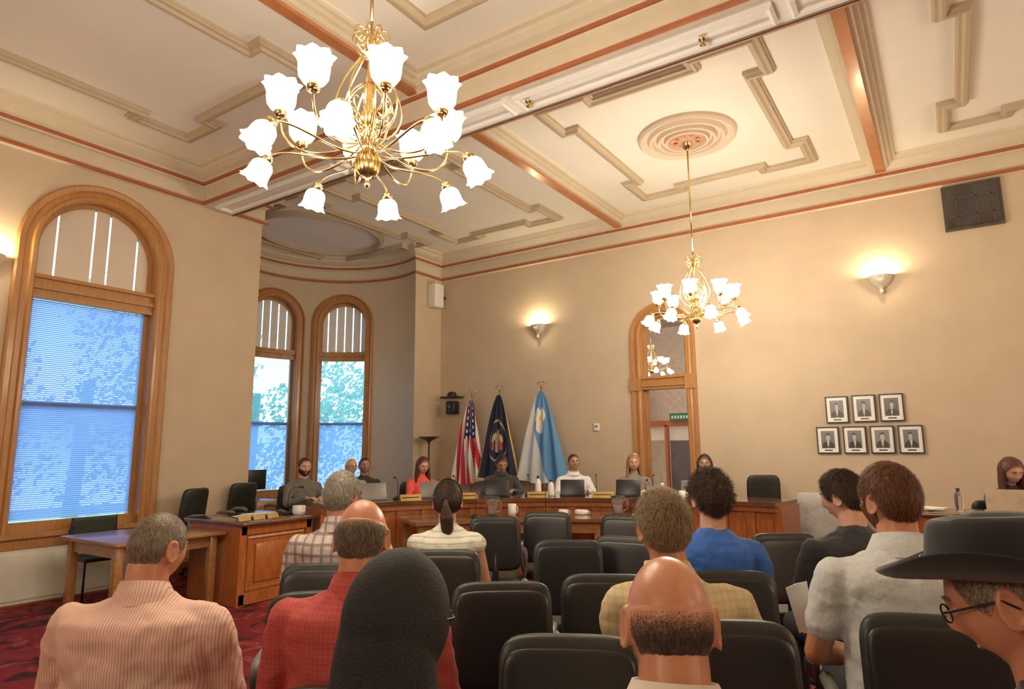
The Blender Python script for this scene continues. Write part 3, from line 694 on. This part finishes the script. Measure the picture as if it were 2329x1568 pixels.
def person(name,x,y,phi,top=1.35,z0=0,fem=False,shirt=None,skin='l',hair='brown',style='short',yaw=0,pitch=0,lean=0,side=0,drop=0,sleeve='long',bulk=1,collar=False,arms='lap',pants=PANT,withchair=True,glasses=False,beard=False,hood=None,hat=False,elb=None,wri=None,far=False,roll=0,legs=True,chairsc=1):
    s=(top-z0)/(1.342-drop); E=empty(name,(x,y,z0),phi,s); sk=SK[skin]; fx=.86 if fem else 1
    ly=lambda z: lean*max(0,z-.55)
    lx=lambda z: side*max(0,z-.6)
    dz=lambda z: z-drop*.62*max(0,min(1,(z-1.02)/.07))
    g=G(); prof=[(.47,.165,.115,0),(.54,.18,.14,.0),(.62,.172,.135,.0),(.72,.165,.12,.0),(.82,.168,.12,-.005),(.90,.182,.122,-.012),(.96,.190,.118,-.018),(1.005,.180,.105,-.022),(1.035,.148,.088,-.022),(1.055,.112,.074,-.02),(1.075,.080,.064,-.015),(1.092,.062,.057,-.01),(1.10,.056,.052,-.008)]
    R=[]
    for z,hw,hd,cy in prof:
        b=bulk if z<1.02 else 1+(bulk-1)*.5
        if z>1.06: b=1+(bulk-1)*.3
        if z<.8: b=b*(1+(bulk-1)*.6)
        ring=[]
        for j in range(32):
            a=2*pi*j/32; ca,sa=cos(a),sin(a)
            ring.append((math.copysign(abs(ca)**.85,ca)*hw*b*fx+lx(z),math.copysign(abs(sa)**.9,sa)*hd*b+cy+ly(z)+(z-dz(z))*.8,dz(z)))
        R.append(ring)
    g.rings(R)
    sz=.978; S={};EL={};WR={}
    for sd in(-1,1):
        S[sd]=Vector((sd*.188*fx*bulk**.6+lx(sz),-.015+ly(sz),sz))
        if arms=='lap': EL[sd]=Vector((sd*.255*fx*bulk**.5+lx(.72),.04+ly(.72),.72)); WR[sd]=Vector((sd*.09,.26,.66))
        elif arms=='desk': EL[sd]=Vector((sd*.26*fx,.12+ly(.8),.79)); WR[sd]=Vector((sd*.10,.34+lean*.2,.855))
        elif arms=='phone': EL[sd]=Vector((sd*.25*fx,.08+ly(.75),.74)); WR[sd]=Vector((sd*.06,.28,.80))
        if elb and sd in elb: EL[sd]=Vector(elb[sd])
        if wri and sd in wri: WR[sd]=Vector(wri[sd])
        g.cap((lx(1.0)+(S[sd].x-lx(1.0))*.55,S[sd].y,.998),.056,S[sd],.062*bulk**.5,14)
        ra=.050*(.85 if fem else 1)*bulk**.4
        if sleeve=='none': g.cap(S[sd],.05,S[sd]+(EL[sd]-S[sd])*.1,.05,14)
        elif sleeve=='short':
            m=S[sd]+(EL[sd]-S[sd])*.62; g.cap(S[sd],.062*bulk**.5,m,ra+.012,14)
        else:
            g.cap(S[sd],.060*bulk**.5,EL[sd],ra,14); w=WR[sd]+(EL[sd]-WR[sd])*.08; g.cap(EL[sd],ra,w,.033,14)
    blob(g,'shirt',shirt,E,.010,4,.028)
    if collar:
        g=G(); R=[]
        for z,r,q_ in ((1.05,.094,.0),(1.085,.078,.012),(1.112,.068,.020),(1.116,.073,.018),(1.078,.089,.008),(1.052,.102,.004)):
            R.append([(r*cos(t)+lx(z),r*.95*sin(t)-.008+ly(z)+(z-dz(z))*.8,dz(z)-q_*sin(t)) for t in [2*pi*j/28 for j in range(28)]])
        g.rings(R,0,True,False); g.obj('collar',shirt,E)
    pv=Vector((lx(1.12),-.005+ly(1.12)+drop*.7,1.125-drop)); Mh=T(pv)@RZ(yaw)@RX(-pitch)@RY(roll)@T(0,.012,.10)
    g=G(); vs,fs=ico(5)
    g.add([Mh@hshape(v) for v in vs],fs,0,True)
    nb=Vector((lx(1.02),-.015+ly(1.02)+drop*.4,1.02-drop*.5)); nt_=Mh@Vector((0,-.018,-.05))
    rn=.050 if fem else .059*bulk**.3
    g.cap(nb,rn*1.1,nt_,rn,16)
    if hood is None:
        for sd in(-1,1):
            Me=Mh@T(sd*.078,-.012,-.008)@RZ(-sd*.35)@RX(.15)
            g.ell((0,0,0),(.007,.017,.030),None,8)
            k=len(g.v)-7*16
            for i in range(k,len(g.v)): g.v[i]=tuple(Me@Vector(g.v[i]))
            rim=[Me@Vector((sd*.006,.020*cos(t)*(1 if cos(t)<0 else .8),.034*sin(t)-.0)) for t in [2*pi*j/14 for j in range(14)]]
            g.tube(rim,.0048,6,0,False,True)
    blob(g,'head',sk,E,.0055 if not far else .006,2)
    g=G()
    for sd in(-1,1):
        c=Mh@Vector((sd*.030,.0735,.010)); g.ell(c,(.0125,.0125,.0125),None,8,0); c=Mh@Vector((sd*.030,.0815,.009)); g.ell(c,(.0058,.0058,.0058),None,6,1)
        g.tube([Mh@Vector((sd*a,b,c)) for a,b,c in((.014,.094,.030),(.030,.092,.035),(.048,.080,.030))],[.003,.0038,.002],6,2)
    g.ell((0,0,0),(.022,.008,.006),None,8,3)
    k=len(g.v)-7*16
    for i in range(k,len(g.v)): g.v[i]=tuple((Mh@T(0,.0815,-.060))@Vector(g.v[i]))
    g.obj('face_features',[EYEW,SCR,HM[hair],LIP],E)
    if glasses:
        g=G()
        for sd in(-1,1):
            g.tube([Mh@Vector((sd*.032+.022*cos(t),.101,.008+.017*sin(t))) for t in [2*pi*j/16 for j in range(16)]],.0018,6,0,False,True)
            g.tube([Mh@Vector((sd*.054,.100,.012)),Mh@Vector((sd*.082,.06,.012)),Mh@Vector((sd*.086,-.01,.010)),Mh@Vector((sd*.084,-.03,-.01))],.0022,6)
        g.tube([Mh@Vector((-.011,.103,.010)),Mh@Vector((.011,.103,.010))],.0018,6); g.obj('glasses',BLACK,E)
    if hood is not None:
        g=G(); g.add([Mh@(hshape(v,False)+Vector(v).normalized()*.012) for v in vs],fs,0,True)
        g.cap(Mh@Vector((0,-.03,-.03)),.084,(0,-.02+ly(1.05),1.03),.108,18)
        for k in range(3):
            z=1.10-.035*k; g.tube([(.095*(1+.06*k)*cos(t),-.02+.10*(1+.06*k)*sin(t),z-.012*sin(t)) for t in [2*pi*j/24 for j in range(24)]],.014,8,0,False,True)
        blob(g,'hood',hood,E,.007,3)
    else:
        sd_=(x*7+y*3)%50; vv=[];fd=[]
        for v in vs:
            o,fa=hairoff(v,style,sd_); vv.append(Mh@(hshape(v,False)+v.normalized()*o)); fd.append(fa)
        g=G(); g.add(vv,fs,0,True); ho=g.obj('hair',hfade(hair,skin),E)
        at=ho.data.color_attributes.new('Fade','FLOAT_COLOR','POINT')
        for i,q in enumerate(fd): at.data[i].color=(q,q,q,1)
        if beard:
            g=G(); g.add([Mh@(hshape(v,True)+v.normalized()*(.005 if (v.z<-.38+.35*abs(v.x) and v.y>-.15 and v.z>-.95) and not(abs(v.x)<.25 and -.62<v.z<-.42) else -.008)) for v in vs],fs,0,True); g.obj('beard',HM[hair],E)
        if style=='long':
            g=G()
            for t in [math.radians(a) for a in range(80,281,14)]:
                p0=Mh@Vector((.078*sin(t),.085*cos(t),.03))
                p1=Vector((p0.x*1.12,p0.y-.01,1.12)); p2=Vector((p0.x*1.35,(p0.y-.0)*1.0,1.0+.03*cos(t*3)))
                g.cap(p0,.024,p1,.026,8); g.cap(p1,.026,p2,.014,8)
            blob(g,'long_hair',HM[hair],E,.008,3)
        tie=None
        if style=='pony':
            g=G(); pts=[Mh@Vector((0,-.098,.01)),Mh@Vector((0,-.125,-.02)),Mh@Vector((.005,-.125,-.09)),Mh@Vector((.008,-.10,-.16)),Mh@Vector((.006,-.09,-.21))]; tie=pts[0]
            for k in range(7):
                ox=Vector((random.uniform(-.014,.014),random.uniform(-.01,.01),0))
                g.tube([pts[0],pts[1]]+[p+ox for p in pts[2:]],[.012,.020,.028,.024,.010],8)
            blob(g,'ponytail',HM[hair],E,.005,1)
            g=G(); g.tube([pts[0]+Vector((.019*cos(t),-.008,.019*sin(t))) for t in [2*pi*j/12 for j in range(12)]],.005,6,0,False,True); g.obj('hair_tie',BLACK,E)
        if not far: strands(vv,fs,fd,Mh,style,HM[hair],E,tie)
    if hat:
        g=G(); R=[]; Mt=T(Mh@Vector((0,-.005,.045)))@RZ(yaw)@RX(-.08)@RY(-.02)
        n=48
        def ring(a,b,zf): return [Mt@Vector((a*sin(t),b*cos(t),zf(t))) for t in [2*pi*j/n for j in range(n)]]
        cz=lambda t,k: k*(sin(t)**2)**1.5
        R.append(ring(.178,.205,lambda t:.008+cz(t,.060))); R.append(ring(.166,.19,lambda t:-.002+cz(t,.045))); R.append(ring(.135,.16,lambda t:-.004+cz(t,.022))); R.append(ring(.10,.13,lambda t:cz(t,.006)))
        R.append(ring(.092,.118,lambda t:.012)); R.append(ring(.089,.113,lambda t:.045)); R.append(ring(.085,.107,lambda t:.080)); R.append(ring(.079,.100,lambda t:.102)); R.append(ring(.066,.087,lambda t:.112+.006*abs(sin(t))-.008*(cos(t)>.5))); R.append(ring(.035,.06,lambda t:.098)); R.append(ring(.008,.03,lambda t:.086))
        g.rings(R,0,True,False); g.tube(ring(.0945,.120,lambda t:.02),.004,6,1,False,True); g.tube(ring(.0945,.120,lambda t:.032),.004,6,1,False,True)
        o=g.obj('cowboy_hat',[mat('black_felt',(.012,.012,.013),.85,var=.1,sheen=.3),BLACK],E); q=o.modifiers.new('s','SOLIDIFY'); q.thickness=.004; q=o.modifiers.new('u','SUBSURF'); q.levels=1; q.render_levels=1
    for sd in(-1,1):
        g=G(); ra=.043*(.82 if fem else 1)*bulk**.4
        d=(WR[sd]-EL[sd]); 
        if sleeve in('none','short'):
            g.cap(S[sd]+(EL[sd]-S[sd])*(.05 if sleeve=='none' else .4),ra+.004,EL[sd],ra-.003,12); g.cap(EL[sd],ra-.003,EL[sd]+d*.4,ra-.002,12); g.cap(EL[sd]+d*.4,ra-.002,WR[sd],.026,12)
        else: g.cap(EL[sd]+d*.8,.028,WR[sd],.026,12)
        hd=d.normalized(); 
        hd=(hd+Vector((-sd*.15,.5,-.1))).normalized() if WR[sd].z<1 else d.normalized()
        hand(g,WR[sd],hd,Vector((0,0,1)) if WR[sd].z<1 else Vector((0,1,.2)),-sd,.55 if WR[sd].z<1 else .8,.95 if not fem else .85)
        blob(g,'arm_and_hand',sk,E,.006,1)
    if legs:
        g=G()
        for sd in(-1,1):
            g.cap((sd*.085,.02,.555),.085*bulk**.4,(sd*.13,.42,.55),.062,14); g.cap((sd*.13,.42,.55),.060,(sd*.13,.40,.12),.042,12)
        g.ell((0,.0,.56),(.17*bulk,.13,.09)); blob(g,'trousers',pants,E,.013,4)
        g=G()
        for sd in(-1,1): g.cap((sd*.13,.38,.05),.042,(sd*.15,.52,.04),.036,12); g.rbox((sd*.14,.45,.015),(.085,.25,.028),.012)
        blob(g,'shoes',SHOE,E,.009,2)
    if withchair:
        chair(x+sin(phi)*.03,y-cos(phi)*.03,phi,'conference_chair',chairsc,False,z0)
    return E
def cloth(n,c,**k): 
    k.setdefault('bump',.6); return mat(n,c,.85,var=.06,bs=6,bd=.04,sheen=.2,**k)
S_pink=patmat('striped_shirt_pink',(.70,.49,.40),[('X',.009,.35,(.50,.25,.20))])
S_red=patmat('red_check_shirt',(.42,.055,.05),[('X',.014,.2,(.50,.11,.09)),('Z',.014,.2,(.50,.11,.09))],mix=.5)
S_plaid=patmat('plaid_shirt',(.60,.54,.48),[('X',.05,.3,(.22,.14,.16)),('Z',.05,.3,(.22,.14,.16)),('X',.017,.15,(.3,.25,.3))])
S_stripe=patmat('striped_top',(.70,.68,.60),[('Z',.032,.25,(.42,.40,.33))])
S_beige=patmat('beige_knit_shirt',(.57,.46,.27),[('X',.024,.3,(.42,.33,.18)),('Z',.024,.3,(.42,.33,.18))],mix=.4)
S_cream=cloth('cream_shirt',(.66,.57,.47)); S_grey=mat('heather_grey_shirt',(.56,.58,.58),.85,var=.08,vs=110,bump=.6,bs=6,bd=.04)
S_blue=cloth('blue_tshirt',(.03,.12,.46)); S_black=cloth('black_tshirt',(.02,.02,.024)); S_coral=cloth('coral_jacket',(.78,.10,.08)); S_white=cloth('white_shirt',(.72,.74,.76)); S_suit=cloth('charcoal_suit',(.04,.038,.036)); S_gsw=cloth('grey_sweater',(.14,.13,.12)); S_blz=cloth('taupe_blazer',(.24,.21,.18)); S_lgr=cloth('grey_shirt',(.35,.34,.33))
HOOD=mat('black_mesh_hood',(.012,.012,.014),.75,var=.2,vs=200,bump=1,bs=220,bd=.004)
# audience
person('seated_man',-2.27,1.18,F+.05,1.34,shirt=S_pink,skin='r',hair='greybrown',style='buzz',yaw=-.35,pitch=.25,collar=True,bulk=1.28,drop=.015,chairsc=.84)
person('seated_man',-1.62,1.52,F,1.385,shirt=S_red,skin='r',hair='greybrown',style='bald',yaw=0,pitch=.1,collar=True,bulk=1.15,drop=.01,chairsc=.9)
person('seated_person_in_hood',-.86,.88,F-.15,1.36,shirt=cloth('black_hoodie',(.015,.015,.017)),skin='d',hair='dark',hood=HOOD,glasses=True,yaw=-.3,pitch=.15,withchair=False)
person('seated_man',-.45,1.18,F-.25,1.345,shirt=S_cream,skin='r',hair='dkgrey',style='bald2',yaw=.15,pitch=.30,drop=.055,collar=True,bulk=1.12,chairsc=.8)
person('seated_man_in_cowboy_hat',.125,1.62,F+.70,1.385,shirt=S_black,skin='r',hair='greybrown',style='buzz',yaw=.05,pitch=.42,drop=.02,hat=True,glasses=True,arms='phone',sleeve='short',withchair=False)
person('seated_man',-.20,2.80,F-.25,1.475,shirt=S_grey,skin='r',hair='auburn',style='short',yaw=.45,pitch=.05,collar=True,sleeve='short',bulk=1.08,beard=True,chairsc=1.02)
person('seated_man',-.45,3.70,F+.0,1.42,shirt=S_black,skin='l',hair='brown',style='full',yaw=.6,pitch=.25,sleeve='short')
person('seated_man',-1.03,3.31,F-.1,1.415,shirt=S_blue,skin='l',hair='brown',style='curly',yaw=.2,sleeve='short',bulk=.95)
person('seated_man',-.76,2.29,F-.1,1.39,shirt=S_beige,skin='r',hair='sandy',style='full',yaw=.25,pitch=.05,side=-.22,glasses=True,collar=True,sleeve='short',bulk=1.0,chairsc=1.04)
person('seated_woman',-2.56,3.10,F,1.355,fem=True,shirt=S_stripe,skin='l',hair='brown',style='pony',sleeve='none',bulk=1.1)
person('seated_man',-2.78,2.46,F,1.42,shirt=S_plaid,skin='r',hair='grey',style='short',yaw=-.3,sleeve='short',collar=True,glasses=True,bulk=1.08)
# council
def toC(x,y,o=0): return math.atan2(-(DC[0]-x),DC[1]-y)+o
P_=.10
def member(x,y,o=0,**k):
    k.setdefault('arms','desk'); k.setdefault('far',True); nm=k.pop('name','council_member')
    person(nm,x,y,toC(x,y,o),z0=P_,withchair=True,**k)
member(-6.95,5.52,.1,top=1.43,shirt=S_gsw,hair='brown',style='full',beard=True,pitch=.1,yaw=-.1)
member(-6.9,6.26,.2,top=1.42,shirt=S_lgr,skin='l',hair='grey',style='bald',glasses=True,pitch=.1)
member(-7.15,6.75,0,top=1.41,shirt=S_suit,skin='t',hair='dark',style='short')
member(-6.1,6.82,.2,top=1.43,fem=True,shirt=S_coral,hair='redbrown',style='long',pitch=.3)
member(-5.35,7.66,.1,top=1.46,shirt=S_suit,skin='t',hair='dark',style='full',pitch=.5,collar=True)
member(-4.48,8.2,.25,top=1.45,shirt=S_white,skin='t',hair='dark',style='buzz',collar=True,pitch=.05)
member(-3.7,8.52,.15,top=1.44,fem=True,shirt=S_blz,hair='blond',style='long',pitch=.1)
member(-2.76,8.70,.15,top=1.43,fem=True,shirt=cloth('red_top',(.6,.03,.03)),skin='t',hair='dark',style='long',pitch=.1,lean=.1,elb={1:(.2,.25,.83),-1:(-.25,.16,.80)},wri={1:(.07,.17,1.06),-1:(-.1,.38,.86)},sleeve='short')
person('clerk',.42,7.98,math.pi+.5,1.42,fem=True,shirt=S_black,hair='redbrown',style='long',pitch=.4,arms='desk',far=True)
# ------------------------------------------------------------------ desk clutter
def laptop(x,y,z,rz,m=SILV,open_=1.9):
    E=empty('laptop',(x,y,z),rz); g=G(); g.rbox((0,0,.008),(.33,.23,.015),.004,0)
    g.box((0,.01,.0165),(.28,.11,.002),1)
    R=RX(open_-pi/2).to_3x3(); g.rbox(Vector((0,.115,.015))+R@Vector((0,0,.10)),(.31,.008,.20),.003,0,R); g.box(Vector((0,.115,.015))+R@Vector((0,-.005,.10)),(.29,.002,.18),1,R)
    g.obj('body',[m,SCR],E)
def mic(x,y,z,rz,h=.3):
    E=empty('gooseneck_microphone',(x,y,z),rz); g=G(); g.lathe([(.001,0),(.06,0),(.06,.015),(.04,.03),(.01,.035)],20); g.tube(bez((0,0,.03),(0,0,h*.6),(0,-.02,h),(0,.12,h)),.004,6); g.cap((0,.12,h),.011,(0,.16,h-.005),.013,10); g.obj('body',BLACK,E)
def polar(a,r): return (DC[0]+r*cos(math.radians(a)),DC[1]+r*sin(math.radians(a)))
def ang(x,y): return math.degrees(math.atan2(y-DC[1],x-DC[0]))
ms=[(-6.9,6.26),(-6.1,6.82),(-5.35,7.66),(-4.48,8.2),(-3.7,8.52),(-2.76,8.70)]
for i,(x,y) in enumerate(ms):
    a=ang(x,y); px,py=polar(a+ (1.5 if i==2 else 0),4.25); rz=math.radians(a-90)+pi
    laptop(px,py,.926,rz,BLACK if i in(2,3,4) else SILV)
    mx,my=polar(a-4.2,4.2); mic(mx,my,.926,math.radians(a-90),.26)
    nx,ny=polar(a-5.5,3.95); E=empty('nameplate',(nx,ny,.926),math.radians(a-90)); g=G(); g.prism([(-.04,0),(.04,0),(.005,.07),(-.005,.07)],-.13,.13,0,lambda p,q,r:(r,p,q)); g.box((0,-.024,.034),(.22,.002,.012),1,RX(-.46).to_3x3()); g.obj('plate',[BRASSD,BLACK],E)
def bottle(x,y,z,h=.2,r=.033,m=WPLAS,cm=None):
    E=empty('water_bottle',(x,y,z)); g=G(); g.lathe([(.001,0),(r,0),(r*1.02,h*.1),(r,h*.65),(r*.8,h*.78),(r*.4,h*.88),(r*.4,h)],20,None,0,None,True); g.lathe([(r*.45,h*.9),(r*.45,h*1.03),(.001,h*1.03)],16,None,1); g.obj('body',[m,cm or BLACK],E)
def cup(x,y,z,m=WPLAS,r=.04,h=.09):
    E=empty('mug',(x,y,z)); g=G(); g.lathe([(.001,0),(r*.85,0),(r,h*.3),(r,h),(r*.9,h),(r*.85,h*.1),(.001,h*.08)],20); g.tube([(r,0,h*.8),(r+.03,0,h*.7),(r+.03,0,h*.35),(r,0,h*.2)],.006,6); g.obj('body',m,E)
def pitcher(x,y,z):
    E=empty('water_pitcher',(x,y,z)); g=G(); g.lathe([(.001,0),(.06,0),(.065,.08),(.075,.18),(.085,.22),(.08,.22),(.07,.17),(.06,.02),(.001,.01)],24); g.tube([(.07,0,.19),(.12,0,.17),(.12,0,.08),(.065,0,.05)],.008,6); g.obj('body',GLASSY,E)
GRN=mat('green_cup',(.2,.4,.3),.5)
bottle(*polar(123.5,4.12),.926,.25,.038); bottle(*polar(121.2,4.16),.926,.2,.04); bottle(*polar(104,4.0),.926,.22,.03,GLASSY); bottle(*polar(101.5,4.05),.926,.17,.045,GRN,WPLAS); cup(*polar(98,4.0),.926,WPLAS); cup(*polar(141.5,4.05),.926,BLACK)
pitcher(*polar(133,3.4),.761); pitcher(*polar(108.5,3.5),.761); cup(*polar(129,3.45),.761,WPLAS,.05,.13); cup(*polar(119,3.55),.761,WPLAS,.06,.05); cup(*polar(115.5,3.5),.761,WPLAS,.08,.05); cup(*polar(102.5,3.55),.761,GRN,.045,.12)
mic(*polar(136.5,3.3),.761,math.radians(46),.34); mic(*polar(122.5,3.3),.761,math.radians(30),.3); mic(*polar(105.5,3.3),.761,math.radians(15),.3)
cup(-6.15,4.84,.822,WPLAS,.07,.10); mic(-6.32,4.82,.822,-.9,.3)
E=empty('document_stack',(-6.55,4.5,.821)); g=G()
for k in range(5): g.box((random.uniform(-.1,.1),random.uniform(-.1,.1),.004+k*.004),(.22,.29,.003),0,RZ(random.uniform(-.5,.5)).to_3x3())
g.obj('pages',PAPER,E)
g=G()
for k in range(3): g.M=T(-6.15,4.15+.17*k,.821)@RZ(-1.45); g.prism([(-.03,0),(.03,0),(.004,.05),(-.004,.05)],-.075,.075,0,lambda p,q,r:(r,p,q))
g.M=Matrix(); g.obj('nameplate_row',BRASSD)
E=empty('av_cabinet',(-8.2,5.78,0)); g=G(); g.rbox((0,0,.42),(.5,.45,.84),.01,0); g.box((.26,0,.42),(.01,.38,.72),0); g.obj('body',OAK,E); g=G(); g.rbox((-.12,-.05,1.12),(.05,.4,.28),.01); g.cyl((-.12,-.05,.84),(-.12,-.05,1.0),.03); g.lathe([(.1,0),(.1,.01),(.001,.012)],16,T(-.12,-.05,.84)); g.obj('monitor',BLACK,E)
E=empty('covered_cart',(-1.35,8.85,0)); g=G(); R=[]
for i in range(9):
    z=.96*i/8; fl=.04*(1-z/.96)
    R.append([((.3+fl+.018*sin(9*t+i*.3)*(1-z))*math.copysign(abs(cos(t))**.4,cos(t)),(.25+fl+.018*sin(7*t))*math.copysign(abs(sin(t))**.4,sin(t)),z+.005) for t in [2*pi*j/64 for j in range(64)]])
g.rings(R); g.obj('dust_cover',cloth('grey_cover',(.42,.41,.39)),E)
E=empty('clerk_desk',(.45,7.2,0)); g=G(); g.rbox((.0,0,.93),(2.3,.6,.04),.01,1); g.box((0,-.25,.46),(2.2,.04,.9),0)
for k in range(4): g.box((-.82+k*.55,-.275,.46),(.42,.02,.66),0)
g.box((-1.08,0,.46),(.05,.5,.9),0); g.box((1.08,0,.46),(.05,.5,.9),0); g.obj('desk',[OAKD,TOPW],E)
laptop(.35,7.2,.951,pi,mat('tan_folder',(.5,.4,.28),.6)); bottle(.0,7.15,.951,.2,.035,GLASSY)
E=empty('document_stack',(-.3,7.2,.951)); g=G()
for k in range(4): g.box((random.uniform(-.1,.1),random.uniform(-.08,.08),.004+k*.006),(.22,.29,.005),0,RZ(random.uniform(-.8,.8)).to_3x3())
g.obj('pages',PAPER,E)
E=empty('wooden_armchair',(.3,6.1,0),.3); g=G()
g.rbox((0,0,.45),(.5,.46,.04),.015)
for sx in(-1,1):
    for sy in(-1,1): g.tube([(sx*.2,sy*.18,.44),(sx*.23,sy*.22,0)],[.02,.014],8)
g.tube([(.27,-.18,1.0),(.14,-.235,1.02),(0,-.25,1.03),(-.14,-.235,1.02),(-.27,-.18,1.0)],.028,8)
for k in range(9):
    u=-.24+.06*k; g.tube([(u*.9,-.20,.46),(u,-.245+.9*u*u,1.0)],.009,6)
for sx in(-1,1):
    g.tube([(sx*.26,-.20,.74),(sx*.29,0,.72),(sx*.28,.18,.70)],.018,8)
    for yy in(-.05,.08,.16): g.tube([(sx*.24,yy,.46),(sx*.285,yy,.70)],.009,6)
g.obj('frame',mat('mahogany',(.22,.05,.025),.3,coat=.4),E)
E=empty('held_papers',(-.55,2.78,.93),.6); g=G(); g.box((0,0,0),(.05,.002,.2),0,(RY(-.35)@RX(.3)).to_3x3()); g.box((.03,.01,.0),(.05,.002,.2),0,(RY(-.2)@RX(.2)).to_3x3()); g.obj('pages',PAPER,E)
g=G()
for p in((-3.0,4.775,4.76),(-1.35,4.775,4.76),(1.0,4.775,4.76)): g.lathe([(.035,0),(.03,-.012),(.01,-.02),(.01,-.045),(.025,-.05),(.001,-.052)],14,T(*p))
g.obj('ceiling_sprinkler',BRASSD)
# ------------------------------------------------------------------ world, camera
w=bpy.data.worlds.new('w'); SC.world=w; w.use_nodes=True; b=w.node_tree.nodes['Background']; b.inputs[0].default_value=(.40,.64,1,1); b.inputs[1].default_value=5.0
cam=bpy.data.cameras.new('camera'); co=bpy.data.objects.new('camera',cam); COL.objects.link(co); SC.camera=co
cam.sensor_width=36; cam.lens=1469/2329*36; cam.clip_start=.05
th=math.radians(33.9); ph=math.radians(9.05)
co.matrix_world=T(0,0,1.55)@RZ(th)@RX(pi/2+ph)@RZ(-.0078)
